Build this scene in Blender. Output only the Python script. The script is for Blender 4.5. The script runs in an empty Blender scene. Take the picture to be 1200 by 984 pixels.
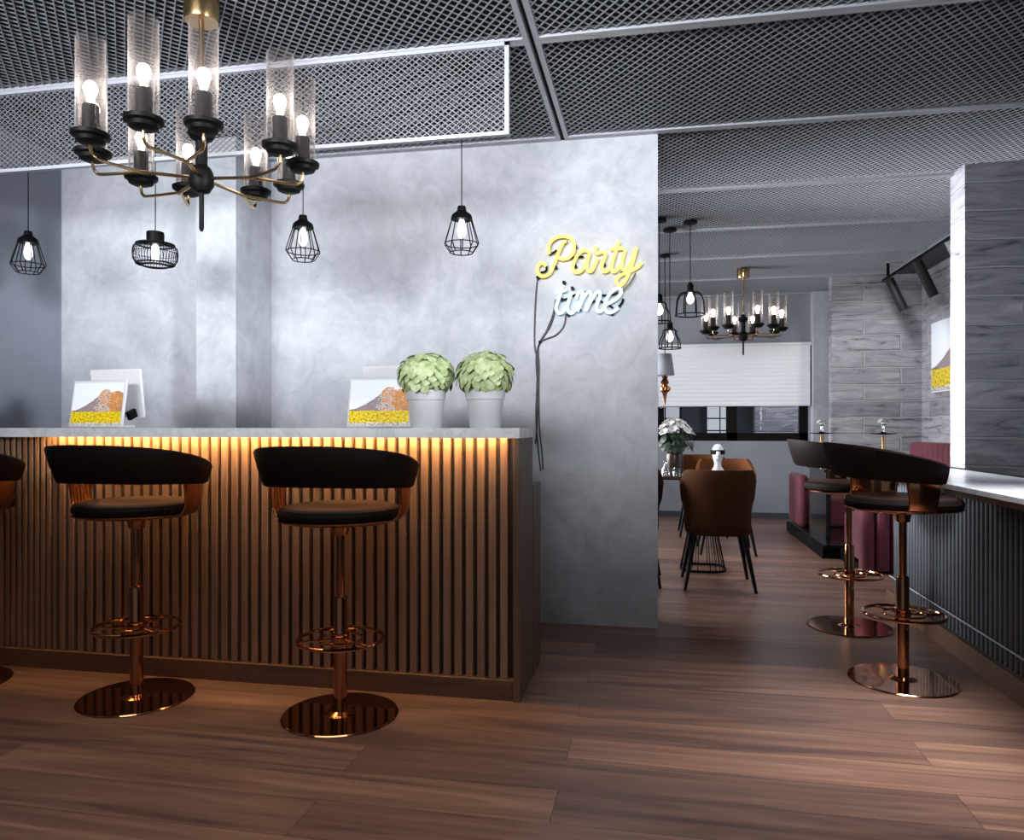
import bpy, math, random
from mathutils import Vector, Matrix
R = math.radians
random.seed(7)
scene = bpy.context.scene
COL = scene.collection
pi = math.pi

# ------------------------------------------------------------------ mesh builder
class MB:
    def __init__(s): s.v = []; s.f = []; s.m = []; s.mi = 0
    def add(s, vs, fs):
        n = len(s.v); s.v += [tuple(v) for v in vs]
        for f in fs: s.f.append(tuple(i + n for i in f)); s.m.append(s.mi)
        return s
    def box(s, x0, x1, y0, y1, z0, z1):
        return s.add([(x0,y0,z0),(x1,y0,z0),(x1,y1,z0),(x0,y1,z0),(x0,y0,z1),(x1,y0,z1),(x1,y1,z1),(x0,y1,z1)],
                     [(0,3,2,1),(4,5,6,7),(0,1,5,4),(1,2,6,5),(2,3,7,6),(3,0,4,7)])
    def lathe(s, prof, c=(0,0,0), n=32, cap=True, a0=0, a1=2*pi):
        full = abs(a1 - a0 - 2*pi) < 1e-6
        N = n if full else n + 1
        vs = []
        for r, z in prof:
            for k in range(N):
                a = a0 + (a1-a0)*k/n
                vs.append((c[0]+r*math.cos(a), c[1]+r*math.sin(a), c[2]+z))
        fs = []
        for i in range(len(prof)-1):
            for k in range(n):
                k2 = (k+1) % N
                fs.append((i*N+k, i*N+k2, (i+1)*N+k2, (i+1)*N+k))
        if cap and full:
            if prof[0][0] > 1e-5: fs.append(tuple(reversed(range(N))))
            if prof[-1][0] > 1e-5: fs.append(tuple((len(prof)-1)*N + k for k in range(N)))
        return s.add(vs, fs)
    def tube(s, path, r, n=8, closed=False, cap=True):
        P = [Vector(p) for p in path]; m = len(P)
        rr = r if isinstance(r, (list, tuple)) else [r]*m
        vs = []; up = None
        for i in range(m):
            if closed: t = P[(i+1) % m] - P[i-1]
            else: t = P[min(i+1, m-1)] - P[max(i-1, 0)]
            if t.length < 1e-9: t = Vector((0,0,1))
            t.normalize()
            if up is None:
                up = Vector((0,0,1)) if abs(t.z) < .9 else Vector((1,0,0))
            a = (up - t*up.dot(t))
            if a.length < 1e-6: a = t.orthogonal()
            a.normalize(); up = a; b = t.cross(a)
            for k in range(n):
                q = 2*pi*k/n
                vs.append(P[i] + (a*math.cos(q) + b*math.sin(q))*rr[i])
        fs = []
        for i in range(m if closed else m-1):
            j = (i+1) % m
            for k in range(n):
                k2 = (k+1) % n
                fs.append((i*n+k, i*n+k2, j*n+k2, j*n+k))
        if cap and not closed:
            fs.append(tuple(reversed(range(n)))); fs.append(tuple((m-1)*n+k for k in range(n)))
        return s.add(vs, fs)
    def ball(s, c, r, n=16, sc=(1,1,1)):
        h = n//2
        vs = []
        fs = []
        for i in range(1, h):
            for k in range(n):
                p = pi*i/h; q = 2*pi*k/n
                vs.append((c[0]+r*sc[0]*math.sin(p)*math.cos(q), c[1]+r*sc[1]*math.sin(p)*math.sin(q), c[2]+r*sc[2]*math.cos(p)))
        for i in range(h-2):
            for k in range(n):
                k2 = (k+1) % n
                fs.append((i*n+k, (i+1)*n+k, (i+1)*n+k2, i*n+k2))
        vs.append((c[0],c[1],c[2]+r*sc[2])); vs.append((c[0],c[1],c[2]-r*sc[2]))
        T = len(vs)-2; B = T+1
        for k in range(n):
            k2 = (k+1) % n
            fs.append((T, k, k2)); fs.append((B, (h-2)*n+k2, (h-2)*n+k))
        return s.add(vs, fs)
    def grid(s, fn, nu, nv, cu=False):
        vs = [fn(i/nu, j/nv) for i in range(nu+1) for j in range(nv+1)]
        fs = []
        for i in range(nu):
            for j in range(nv):
                a = i*(nv+1)+j
                fs.append((a, a+nv+1, a+nv+2, a+1))
        return s.add(vs, fs)
    def bar(s, p0, p1, w, h):          # flat rectangular bar, h measured along z
        a, b = Vector(p0), Vector(p1); t = (b-a).normalized()
        up = Vector((0,0,1)) if abs(t.z) < .95 else Vector((0,1,0))
        sd = t.cross(up).normalized(); u2 = sd.cross(t).normalized()
        vs = []
        for p in (a, b):
            for q, e in ((-1,-1),(1,-1),(1,1),(-1,1)):
                vs.append(p + sd*w*.5*q + u2*h*.5*e)
        return s.add(vs, [(0,1,2,3),(7,6,5,4),(0,4,5,1),(1,5,6,2),(2,6,7,3),(3,7,4,0)])
    def xf(s, M):
        s.v = [tuple(M @ Vector(v)) for v in s.v]; return s
    def build(s, name, mat, parent=None, smooth=True, bevel=0, solid=0, sub=0, segs=2):
        me = bpy.data.meshes.new(name)
        me.from_pydata(s.v, [], s.f)
        mats = mat if isinstance(mat, (list, tuple)) else [mat]
        for q in mats: me.materials.append(q)
        me.polygons.foreach_set('material_index', s.m)
        me.validate(); me.update()
        import bmesh
        bm = bmesh.new(); bm.from_mesh(me); bmesh.ops.recalc_face_normals(bm, faces=bm.faces); bm.to_mesh(me); bm.free()
        if smooth:
            me.polygons.foreach_set('use_smooth', [True]*len(me.polygons))
            me.set_sharp_from_angle(angle=R(38))
        o = bpy.data.objects.new(name, me); COL.objects.link(o)
        if solid:
            md = o.modifiers.new('solidify', 'SOLIDIFY'); md.thickness = solid; md.offset = 0
        if bevel:
            md = o.modifiers.new('bevel', 'BEVEL'); md.width = bevel; md.segments = segs; md.limit_method = 'ANGLE'
            if smooth: md.harden_normals = False
        if sub:
            md = o.modifiers.new('sub', 'SUBSURF'); md.levels = sub; md.render_levels = sub
        if parent: o.parent = parent
        return o

def rbox(x0,x1,y0,y1,z0,z1): return MB().box(x0,x1,y0,y1,z0,z1)
def root(name, label, cat, loc=(0,0,0), rz=0, group=None):
    o = bpy.data.objects.new(name, None); COL.objects.link(o)
    o.location = loc; o.rotation_euler = (0,0,rz); o.empty_display_size = .05
    o['label'] = label; o['category'] = cat
    if group: o['group'] = group
    return o
def tag(o, label, cat, group=None):
    o['label'] = label; o['category'] = cat
    if group: o['group'] = group
    return o
def struct(o, label=None):
    o['kind'] = 'structure'
    if label: o['label'] = label
    return o
def kids(o): return [c for c in bpy.data.objects if c.parent == o]
def dup(o, loc=None, rz=None, label=None, parent=None):
    c = o.copy(); COL.objects.link(c)
    if parent: c.parent = parent
    if loc is not None: c.location = loc
    if rz is not None: c.rotation_euler = (0,0,rz)
    if label: c['label'] = label
    for ch in kids(o): dup(ch, parent=c)
    return c
def spline(pts, n=6):
    P = [Vector(p) for p in pts]; out = []
    for i in range(len(P)-1):
        p0 = P[max(i-1,0)]; p1 = P[i]; p2 = P[i+1]; p3 = P[min(i+2,len(P)-1)]
        for k in range(n):
            t = k/n
            out.append(0.5*((2*p1)+(-p0+p2)*t+(2*p0-5*p1+4*p2-p3)*t*t+(-p0+3*p1-3*p2+p3)*t**3))
    out.append(P[-1]); return out

# ------------------------------------------------------------------ materials
def mat(name, col=(.5,.5,.5), rough=.5, metal=0, spec=.5, emit=None, es=0, coat=0, sheen=0):
    m = bpy.data.materials.new(name); m.use_nodes = True
    b = m.node_tree.nodes['Principled BSDF']
    b.inputs['Base Color'].default_value = (*col, 1)
    b.inputs['Roughness'].default_value = rough
    b.inputs['Metallic'].default_value = metal
    b.inputs['Specular IOR Level'].default_value = spec
    b.inputs['Coat Weight'].default_value = coat
    b.inputs['Sheen Weight'].default_value = sheen
    if emit:
        b.inputs['Emission Color'].default_value = (*emit, 1); b.inputs['Emission Strength'].default_value = es
    return m
class NT:
    def __init__(s, m): s.t = m.node_tree; s.b = s.t.nodes['Principled BSDF']
    def n(s, ty, **kw):
        x = s.t.nodes.new(ty)
        for k, v in kw.items():
            if hasattr(x, k) and not k[0].isupper(): setattr(x, k, v)
            else: x.inputs[k.replace('_', ' ')].default_value = v
        return x
    def l(s, a, b): s.t.links.new(a, b)
    def ramp(s, src, stops):
        r = s.t.nodes.new('ShaderNodeValToRGB'); e = r.color_ramp.elements
        while len(e) < len(stops): e.new(.5)
        for el, (p, c) in zip(e, stops): el.position = p; el.color = (*c, 1) if len(c) == 3 else c
        s.l(src, r.inputs[0]); return r
    def coords(s, scale=(1,1,1), swap=None):
        g = s.t.nodes.new('ShaderNodeNewGeometry')
        src = g.outputs['Position']
        if swap:
            sp = s.t.nodes.new('ShaderNodeSeparateXYZ'); s.l(src, sp.inputs[0])
            ad = s.t.nodes.new('ShaderNodeMath'); ad.operation = 'ADD'
            s.l(sp.outputs['X'], ad.inputs[0]); s.l(sp.outputs['Y'], ad.inputs[1])
            cb = s.t.nodes.new('ShaderNodeCombineXYZ')
            s.l(ad.outputs[0], cb.inputs['X']); s.l(sp.outputs['Z'], cb.inputs['Y'])
            src = cb.outputs[0]
        mp = s.t.nodes.new('ShaderNodeMapping'); mp.inputs['Scale'].default_value = scale
        s.l(src, mp.inputs[0]); return mp.outputs[0]
    def bump(s, src, st=.3, d=.01):
        b = s.t.nodes.new('ShaderNodeBump'); b.inputs['Strength'].default_value = st; b.inputs['Distance'].default_value = d
        s.l(src, b.inputs['Height']); s.l(b.outputs[0], s.b.inputs['Normal']); return b

def plaster(name, c0, c1, rough=.6):
    m = mat(name, rough=rough); t = NT(m)
    co = t.coords((1,1,1))
    n1 = t.n('ShaderNodeTexNoise', Scale=1.6, Detail=6, Roughness=.62, Distortion=.8); t.l(co, n1.inputs['Vector'])
    n2 = t.n('ShaderNodeTexNoise', Scale=7, Detail=5, Roughness=.65, Distortion=1.5); t.l(co, n2.inputs['Vector'])
    mx = t.n('ShaderNodeMath', operation='MULTIPLY_ADD'); t.l(n2.outputs[0], mx.inputs[0]); mx.inputs[1].default_value = .45
    t.l(n1.outputs[0], mx.inputs[2])
    r = t.ramp(mx.outputs[0], [(.5, c0), (.72, tuple((a+b)/2 for a, b in zip(c0, c1))), (.92, c1)])
    t.l(r.outputs[0], t.b.inputs['Base Color']); t.bump(n2.outputs[0], .12, .01)
    return m
M = {}
M['plaster'] = plaster('pale_blue_grey_plaster', (.31,.325,.36), (.53,.545,.59), .5)
M['plaster_dark'] = plaster('smooth_slate_blue_plaster', (.17,.19,.23), (.20,.22,.26), .6)
M['paint_grey'] = plaster('grey_paint', (.20,.21,.24), (.235,.245,.28), .6)
M['mesh'] = mat('galvanised_mesh', (.29,.30,.335), .45, .3)
M['mesh_dimmed'] = mat('dimmed_galvanised_mesh', (.20,.205,.225), .45, .3)  # ceiling mesh colour darkened to offset the strong wall wash on the screen
M['rail'] = mat('silver_painted_rail', (.40,.415,.46), .42, .2)
M['void'] = mat('dark_ceiling_void', (.006,.007,.011), .95)
M['white'] = mat('white_plastic', (.68,.69,.72), .35)
M['black'] = mat('matte_black_metal', (.003,.003,.0035), .5, spec=.10)
M['charcoal'] = mat('charcoal_sleeve', (.010,.009,.010), .4, spec=.2)
M['brass'] = mat('brushed_brass', (.55,.37,.18), .22, 1)
M['copper'] = mat('polished_copper', (.52,.235,.115), .09, 1)
M['leather'] = mat('dark_brown_leather', (.040,.018,.011), .5, spec=.15)
M['leather_edge'] = mat('near_black_leather', (.012,.0065,.0055), .6, spec=.10)
M['velvet'] = mat('brown_velvet', (.034,.012,.004), .85, spec=.08)
M['velvet_orange'] = mat('rust_velvet', (.16,.055,.018), .8, spec=.15)
M['burgundy'] = mat('burgundy_velvet', (.13,.018,.032), .7, sheen=.1)
M['ceramic'] = mat('white_ceramic', (.64,.65,.68), .35)
M['cable'] = mat('black_cable', (.02,.022,.027), .5)
M['glossblack'] = mat('gloss_black', (.012,.013,.013), .1)
M['table_dark'] = mat('dark_table_top', (.045,.022,.014), .25)
M['shade_grey'] = mat('pale_grey_fabric_shade', (.40,.43,.48), .8)
M['bulb'] = mat('glowing_bulb', (1,1,1), .3, emit=(1,.93,.84), es=9)
M['bulb_soft'] = mat('glowing_filament_bulb', (1,1,1), .3, emit=(1,.96,.90), es=3)
M['led'] = mat('warm_led', (1,.7,.3), .3, emit=(1,.60,.21), es=170)
M['neon_y'] = mat('yellow_neon_glow', (0,0,0), .3, spec=0, emit=(1,.76,.21), es=1.75)
M['neon_w'] = mat('ice_white_neon_glow', (0,0,0), .3, spec=0, emit=(.66,.93,1), es=1.7)
M['grey_panel'] = mat('slate_grey_panel', (.036,.041,.052), .5)
M['soil'] = mat('dark_soil', (.02,.015,.01), .9)
M['window_view'] = mat('pale_daylight_pane', (.5,.5,.5), .5, emit=(.75,.78,.82), es=.55)
M['navy'] = mat('dark_blue_grey_wall', (.035,.040,.055), .6)
M['stem_green'] = mat('dark_green_leaf', (.022,.05,.022), .5)
M['petal'] = mat('white_petal', (.62,.60,.57), .6)

def glass(name, col=(1,1,1), mixf=.15, rough=.02):
    m = bpy.data.materials.new(name); m.use_nodes = True; t = m.node_tree
    t.nodes.remove(t.nodes['Principled BSDF']); out = t.nodes['Material Output']
    tr = t.nodes.new('ShaderNodeBsdfTransparent'); tr.inputs[0].default_value = (*col, 1)
    gl = t.nodes.new('ShaderNodeBsdfGlossy'); gl.inputs['Roughness'].default_value = rough
    lw = t.nodes.new('ShaderNodeLayerWeight'); lw.inputs['Blend'].default_value = .35
    mt = t.nodes.new('ShaderNodeMath'); mt.operation = 'MULTIPLY_ADD'; mt.inputs[1].default_value = .55; mt.inputs[2].default_value = mixf
    t.links.new(lw.outputs['Fresnel'], mt.inputs[0])
    mx = t.nodes.new('ShaderNodeMixShader'); t.links.new(mt.outputs[0], mx.inputs[0])
    t.links.new(tr.outputs[0], mx.inputs[1]); t.links.new(gl.outputs[0], mx.inputs[2]); t.links.new(mx.outputs[0], out.inputs[0])
    return m
M['glass'] = glass('clear_glass')
M['pane'] = glass('window_glass', (.9,.92,.95), .05)
def frosted(name):
    m = bpy.data.materials.new(name); m.use_nodes = True; t = m.node_tree
    t.nodes.remove(t.nodes['Principled BSDF']); out = t.nodes['Material Output']
    tr = t.nodes.new('ShaderNodeBsdfTransparent'); tr.inputs[0].default_value = (.97,.955,.95,1)
    df = t.nodes.new('ShaderNodeBsdfTranslucent'); df.inputs[0].default_value = (.80,.74,.72,1)
    gl = t.nodes.new('ShaderNodeBsdfGlossy'); gl.inputs['Roughness'].default_value = .15
    lw = t.nodes.new('ShaderNodeLayerWeight'); lw.inputs['Blend'].default_value = .3
    ad = t.nodes.new('ShaderNodeMixShader'); ad.inputs[0].default_value = .25
    t.links.new(df.outputs[0], ad.inputs[1]); t.links.new(gl.outputs[0], ad.inputs[2])
    mt = t.nodes.new('ShaderNodeMath'); mt.operation = 'MULTIPLY_ADD'; mt.inputs[1].default_value = .6; mt.inputs[2].default_value = .015
    t.links.new(lw.outputs['Facing'], mt.inputs[0])
    mx = t.nodes.new('ShaderNodeMixShader'); t.links.new(mt.outputs[0], mx.inputs[0])
    t.links.new(tr.outputs[0], mx.inputs[1]); t.links.new(ad.outputs[0], mx.inputs[2]); t.links.new(mx.outputs[0], out.inputs[0])
    return m
M['tubeglass'] = frosted('lamp_tube_glass')

def marble():
    m = mat('pale_marble', rough=.25); t = NT(m)
    co = t.coords((1,1,1))
    n = t.n('ShaderNodeTexNoise', Scale=4, Detail=8, Roughness=.6, Distortion=2.2); t.l(co, n.inputs['Vector'])
    r = t.ramp(n.outputs[0], [(.38,(.78,.79,.82)),(.48,(.66,.67,.70)),(.52,(.78,.79,.82)),(.7,(.84,.85,.88))])
    t.l(r.outputs[0], t.b.inputs['Base Color']); return m
M['marble'] = marble()
def woodmat(name, c0, c1, vertical=True, rough=.45, seed=0):
    m = mat(name, rough=rough); t = NT(m)
    co = t.coords((14,14,1.1) if vertical else (1.2,16,16))
    n = t.n('ShaderNodeTexNoise', Scale=2.2, Detail=6, Roughness=.6, Distortion=.6); t.l(co, n.inputs['Vector'])
    r = t.ramp(n.outputs[0], [(.3,c0),(.7,c1)])
    t.l(r.outputs[0], t.b.inputs['Base Color']); t.bump(n.outputs[0], .06, .005)
    return m
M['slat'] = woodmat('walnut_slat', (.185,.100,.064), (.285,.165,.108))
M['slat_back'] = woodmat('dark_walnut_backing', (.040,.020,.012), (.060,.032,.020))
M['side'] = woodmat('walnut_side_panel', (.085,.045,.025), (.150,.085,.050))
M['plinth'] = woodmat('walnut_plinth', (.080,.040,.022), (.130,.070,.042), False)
def floormat():
    m = mat('walnut_plank_floor', rough=.35); t = NT(m)
    co = t.coords((1,1,1))
    mp = t.n('ShaderNodeMapping'); mp.inputs['Location'].default_value = (.29,.094,0); t.l(co, mp.inputs[0])
    br = t.n('ShaderNodeTexBrick'); t.l(mp.outputs[0], br.inputs['Vector'])
    br.offset = .37; br.offset_frequency = 2
    for k, v in {'Scale':1,'Mortar Size':.0012,'Mortar Smooth':.3,'Brick Width':1.9,'Row Height':.198,'Bias':0}.items(): br.inputs[k].default_value = v
    br.inputs['Color1'].default_value = (0,0,0,1); br.inputs['Color2'].default_value = (1,1,1,1); br.inputs['Mortar'].default_value = (.5,.5,.5,1)
    # grain, shifted per plank
    cmb = t.n('ShaderNodeVectorMath', operation='MULTIPLY_ADD'); t.l(br.outputs['Color'], cmb.inputs[0]); cmb.inputs[1].default_value = (7,3,5)
    sc = t.coords((.55,9,1)); t.l(sc, cmb.inputs[2])
    n = t.n('ShaderNodeTexNoise', Scale=1.5, Detail=8, Roughness=.62, Distortion=1.2); t.l(cmb.outputs[0], n.inputs['Vector'])
    r = t.ramp(n.outputs[0], [(.28,(.07,.038,.032)),(.42,(.15,.080,.058)),(.55,(.22,.118,.080)),(.72,(.31,.18,.12))])
    tone = t.ramp(br.outputs['Color'], [(0,(.74,.74,.78)),(.5,(.98,.96,.97)),(1,(1.22,1.18,1.15))])
    mx = t.n('ShaderNodeMixRGB', blend_type='MULTIPLY'); mx.inputs[0].default_value = 1
    t.l(r.outputs[0], mx.inputs[1]); t.l(tone.outputs[0], mx.inputs[2])
    mo = t.n('ShaderNodeMixRGB'); t.l(br.outputs['Fac'], mo.inputs[0]); t.l(mx.outputs[0], mo.inputs[1]); mo.inputs[2].default_value = (.02,.012,.01,1)
    t.l(mo.outputs[0], t.b.inputs['Base Color'])
    rr = t.n('ShaderNodeMapRange'); t.l(n.outputs[0], rr.inputs[0]); rr.inputs['To Min'].default_value = .30; rr.inputs['To Max'].default_value = .42; t.b.inputs['Specular IOR Level'].default_value = .6
    t.l(rr.outputs[0], t.b.inputs['Roughness'])
    t.bump(n.outputs[0], .05, .004)
    return m
M['floor'] = floormat()
def stonemat():
    m = mat('grey_stone_cladding', rough=.75); t = NT(m)
    co = t.coords((1,1,1), swap=True)
    ds = t.n('ShaderNodeTexNoise', Scale=3.5, Detail=2); t.l(co, ds.inputs['Vector'])
    dv = t.n('ShaderNodeVectorMath', operation='MULTIPLY_ADD'); t.l(ds.outputs['Color'], dv.inputs[0]); dv.inputs[1].default_value = (.03,.03,0); t.l(co, dv.inputs[2])
    br = t.n('ShaderNodeTexBrick'); t.l(dv.outputs[0], br.inputs['Vector']); br.offset = .43
    for k, v in {'Scale':1,'Mortar Size':.010,'Mortar Smooth':.6,'Brick Width':.86,'Row Height':.178,'Bias':0}.items(): br.inputs[k].default_value = v
    br.inputs['Color1'].default_value = (0,0,0,1); br.inputs['Color2'].default_value = (1,1,1,1); br.inputs['Mortar'].default_value = (.6,.6,.6,1)
    sc = t.n('ShaderNodeMapping'); sc.inputs['Scale'].default_value = (1.3,7,1); t.l(dv.outputs[0], sc.inputs[0])
    ad = t.n('ShaderNodeVectorMath', operation='MULTIPLY_ADD'); t.l(br.outputs['Color'], ad.inputs[0]); ad.inputs[1].default_value = (5,9,0); t.l(sc.outputs[0], ad.inputs[2])
    n = t.n('ShaderNodeTexNoise', Scale=1.6, Detail=7, Roughness=.62, Distortion=1.4); t.l(ad.outputs[0], n.inputs['Vector'])
    r = t.ramp(n.outputs[0], [(.32,(.08,.08,.095)),(.41,(.25,.25,.28)),(.6,(.35,.35,.38)),(.75,(.47,.47,.50))])
    tone = t.ramp(br.outputs['Color'], [(0,(.78,.78,.80)),(1,(1.12,1.10,1.10))])
    mx = t.n('ShaderNodeMixRGB', blend_type='MULTIPLY'); mx.inputs[0].default_value = 1
    t.l(r.outputs[0], mx.inputs[1]); t.l(tone.outputs[0], mx.inputs[2])
    mo = t.n('ShaderNodeMixRGB'); t.l(br.outputs['Fac'], mo.inputs[0]); t.l(mx.outputs[0], mo.inputs[1]); mo.inputs[2].default_value = (.42,.42,.45,1)
    t.l(mo.outputs[0], t.b.inputs['Base Color'])
    h = t.n('ShaderNodeMath', operation='MULTIPLY_ADD'); t.l(br.outputs['Fac'], h.inputs[0]); h.inputs[1].default_value = -1.2; t.l(n.outputs[0], h.inputs[2])
    t.bump(h.outputs[0], .8, .03)
    return m
M['stone'] = stonemat()
def leafmat():
    m = mat('pale_green_leaf', rough=.5); t = NT(m)
    co = t.coords((1,1,1))
    n = t.n('ShaderNodeTexNoise', Scale=38, Detail=2); t.l(co, n.inputs['Vector'])
    r = t.ramp(n.outputs[0], [(.3,(.34,.45,.18)),(.7,(.62,.71,.42))])
    t.l(r.outputs[0], t.b.inputs['Base Color'])
    t.b.inputs['Subsurface Weight'].default_value = 0
    return m
M['leaf'] = leafmat()
def blindmat():
    m = mat('white_pleated_blind', (.78,.79,.82), .7); t = NT(m)
    g = t.n('ShaderNodeNewGeometry'); sp = t.n('ShaderNodeSeparateXYZ'); t.l(g.outputs['Position'], sp.inputs[0])
    w = t.n('ShaderNodeMath', operation='MULTIPLY'); t.l(sp.outputs['Z'], w.inputs[0]); w.inputs[1].default_value = 2*pi/.05
    s_ = t.n('ShaderNodeMath', operation='SINE'); t.l(w.outputs[0], s_.inputs[0]); t.bump(s_.outputs[0], .5, .006)
    return m
M['blind'] = blindmat()
def picture_mat(name, es=0.0):
    """a generic mountain above yellow autumn trees and water, drawn from generated coordinates (u across, v up)"""
    m = mat(name, rough=.3); t = NT(m)
    uv = t.n('ShaderNodeUVMap'); uv.uv_map = 'uv'
    sp = t.n('ShaderNodeSeparateXYZ'); t.l(uv.outputs[0], sp.inputs[0])
    u, v = sp.outputs['X'], sp.outputs['Y']
    def mth(op, a, b=None, c=None):
        x = t.n('ShaderNodeMath', operation=op)
        for i, q in enumerate((a, b, c)):
            if q is None: continue
            if isinstance(q, (int, float)): x.inputs[i].default_value = q
            else: t.l(q, x.inputs[i])
        return x.outputs[0]
    nz = t.n('ShaderNodeTexNoise', Scale=6, Detail=6, Roughness=.65); t.l(uv.outputs[0], nz.inputs['Vector'])
    nf = t.n('ShaderNodeTexNoise', Scale=26, Detail=4, Roughness=.7); t.l(uv.outputs[0], nf.inputs['Vector'])
    # sky
    sky = t.ramp(v, [(.4,(.80,.82,.86)),(1,(.66,.71,.79))])
    # ridge height: rises from the left to a peak right of the middle
    rc = t.n('ShaderNodeFloatCurve'); t.l(u, rc.inputs['Value']); cm = rc.mapping; cv = cm.curves[0]
    cv.points[0].location = (0,.34); cv.points[1].location = (1,.74)
    for p in ((.2,.42),(.45,.62),(.66,.84),(.78,.78),(.9,.80)): cv.points.new(*p)
    cm.update()
    ridge = mth('MULTIPLY_ADD', nf.outputs[0], .10, mth('SUBTRACT', rc.outputs[0], .05))
    mk = mth('LESS_THAN', v, ridge)
    nu = mth('MULTIPLY_ADD', nf.outputs[0], .5, mth('MULTIPLY_ADD', u, .35, mth('MULTIPLY_ADD', nz.outputs[0], .5, -.17)))
    mr = t.ramp(nu, [(.30,(.07,.05,.07)),(.42,(.34,.27,.29)),(.47,(.16,.10,.10)),(.54,(.62,.58,.58)),(.58,(.50,.17,.03)),(.64,(.60,.26,.06)),(.70,(.30,.17,.10)),(.8,(.48,.36,.26))])
    c1 = t.n('ShaderNodeMixRGB'); t.l(mk, c1.inputs[0]); t.l(sky.outputs[0], c1.inputs[1]); t.l(mr.outputs[0], c1.inputs[2])
    tl = mth('LESS_THAN', v, mth('MULTIPLY_ADD', nf.outputs[0], .10, .27))
    tr = t.ramp(nf.outputs[0], [(.32,(.10,.09,.01)),(.45,(.50,.36,.01)),(.55,(.86,.62,.01)),(.72,(.50,.50,.03))])
    c2 = t.n('ShaderNodeMixRGB'); t.l(tl, c2.inputs[0]); t.l(c1.outputs[0], c2.inputs[1]); t.l(tr.outputs[0], c2.inputs[2])
    wl = mth('LESS_THAN', v, mth('MULTIPLY_ADD', nf.outputs[0], .08, .02))
    wr = t.ramp(nf.outputs[0], [(.4,(.30,.22,.04)),(.6,(.70,.72,.76))])
    c3 = t.n('ShaderNodeMixRGB'); t.l(wl, c3.inputs[0]); t.l(c2.outputs[0], c3.inputs[1]); t.l(wr.outputs[0], c3.inputs[2])
    t.l(c3.outputs[0], t.b.inputs['Base Color'])
    if es:
        t.l(c3.outputs[0], t.b.inputs['Emission Color']); t.b.inputs['Emission Strength'].default_value = es
    return m
M['screen_picture'] = picture_mat('lit_screen_picture', .3)
M['print_picture'] = picture_mat('printed_landscape', 0)
def quad_uv(name, corners, m, parent):
    me = bpy.data.meshes.new(name); me.from_pydata(corners, [], [(0,1,2,3)]); me.materials.append(m)
    uvl = me.uv_layers.new(name='uv')
    for i, c in enumerate(((0,0),(1,0),(1,1),(0,1))): uvl.data[i].uv = c
    o = bpy.data.objects.new(name, me); COL.objects.link(o); o.parent = parent; return o

# ------------------------------------------------------------------ camera
H = 1.12
YAW = math.atan(166/870)
cam = bpy.data.cameras.new('camera'); co = bpy.data.objects.new('camera', cam); COL.objects.link(co)
co.location = (0,0,H); co.rotation_euler = (R(90),0,YAW)
cam.sensor_fit = 'HORIZONTAL'; cam.sensor_width = 36; cam.lens = 870/1200*36
cam.shift_y = 9/1200; cam.clip_start = .05
scene.camera = co

# ------------------------------------------------------------------ room shell
ZC = 2.76
YL = [3.115 + 1.087*k for k in range(-3, 6)]        # transverse joints of the mesh ceiling (last 8.55)
YB = 9.60
struct(rbox(-3.75,4.6,-2.6,12.5,-.12,0).build('floor', M['floor'], smooth=False))
struct(rbox(-3.75,4.6,-2.6,12.5,3.25,3.35).build('ceiling', M['void'], smooth=False))
struct(rbox(-3.75,-3.59,-2.6,9.75,0,2.80).build('wall_left', M['plaster_dark'], smooth=False))
w = MB(); w.box(-3.59,-2.568,3.98,4.40,0,ZC+.004); w.box(-2.568,-2.32,3.83,4.40,0,ZC+.004); w.box(-2.32,.023,4.226,4.40,0,ZC+.004)
struct(w.build('wall_partition', M['plaster'], smooth=False))
# dining back wall with window opening
WX0, WX1, WZ0, WZ1 = -1.6, 1.86, .955, 2.14
w = MB(); w.box(-3.59,WX0,YB,YB+.15,0,2.80); w.box(WX1,4.5,YB,YB+.15,0,2.80); w.box(WX0,WX1,YB,YB+.15,0,WZ0); w.box(WX0,WX1,YB,YB+.15,WZ1,2.80)
struct(w.build('wall_back', M['paint_grey'], smooth=False))
struct(rbox(1.885,2.4,9.44,YB,0,ZC).build('wall_back_pilaster', M['plaster'], smooth=False))
# stone
w = MB(); w.box(1.915,4.5,5.10,5.33,0,ZC+.02)
struct(w.build('wall_right_stone_pier', M['stone'], smooth=False))
struct(rbox(2.80,2.95,5.33,8.57,0,2.80).build('wall_right', M['stone'], smooth=False))
struct(rbox(1.90,4.5,8.57,8.72,0,ZC+.02).build('wall_right_far_pier', M['stone'], smooth=False))
# right wall beside the bar (off frame)
struct(rbox(3.6,3.75,-2.6,5.1,0,2.80).build('wall_side', M['plaster_dark'], smooth=False))
struct(rbox(-3.59,1.885,YB-.015,YB,0,.07).build('baseboard_back', M['navy'], smooth=False))

w = MB(); w.box(-3.75,-3.60,-2.6,9.75,2.80,3.25); w.box(-3.75,4.6,9.62,9.75,2.80,3.25); w.box(4.45,4.6,-2.6,9.75,2.80,3.25); w.box(-3.75,4.6,-2.7,-2.6,2.80,3.25)
struct(w.build('ceiling_void_sides', M['void'], smooth=False))
# window in the back wall
wf = MB()
wf.box(WX0,WX1,YB+.02,YB+.10,WZ0,WZ0+.10); wf.box(WX0,WX1,YB+.02,YB+.10,WZ1-.06,WZ1)
for xa, xb in ((WX0,WX0+.08),(-.65,-.50),(.02,.13),(.895,1.02),(1.76,WX1)): wf.box(xa,xb,YB+.02,YB+.10,WZ0,WZ1)
win = struct(wf.build('window_1', M['black'], smooth=False))
rbox(WX0,WX1,YB+.055,YB+.06,WZ0+.05,WZ1).build('pane', M['pane'], win, smooth=False)
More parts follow.
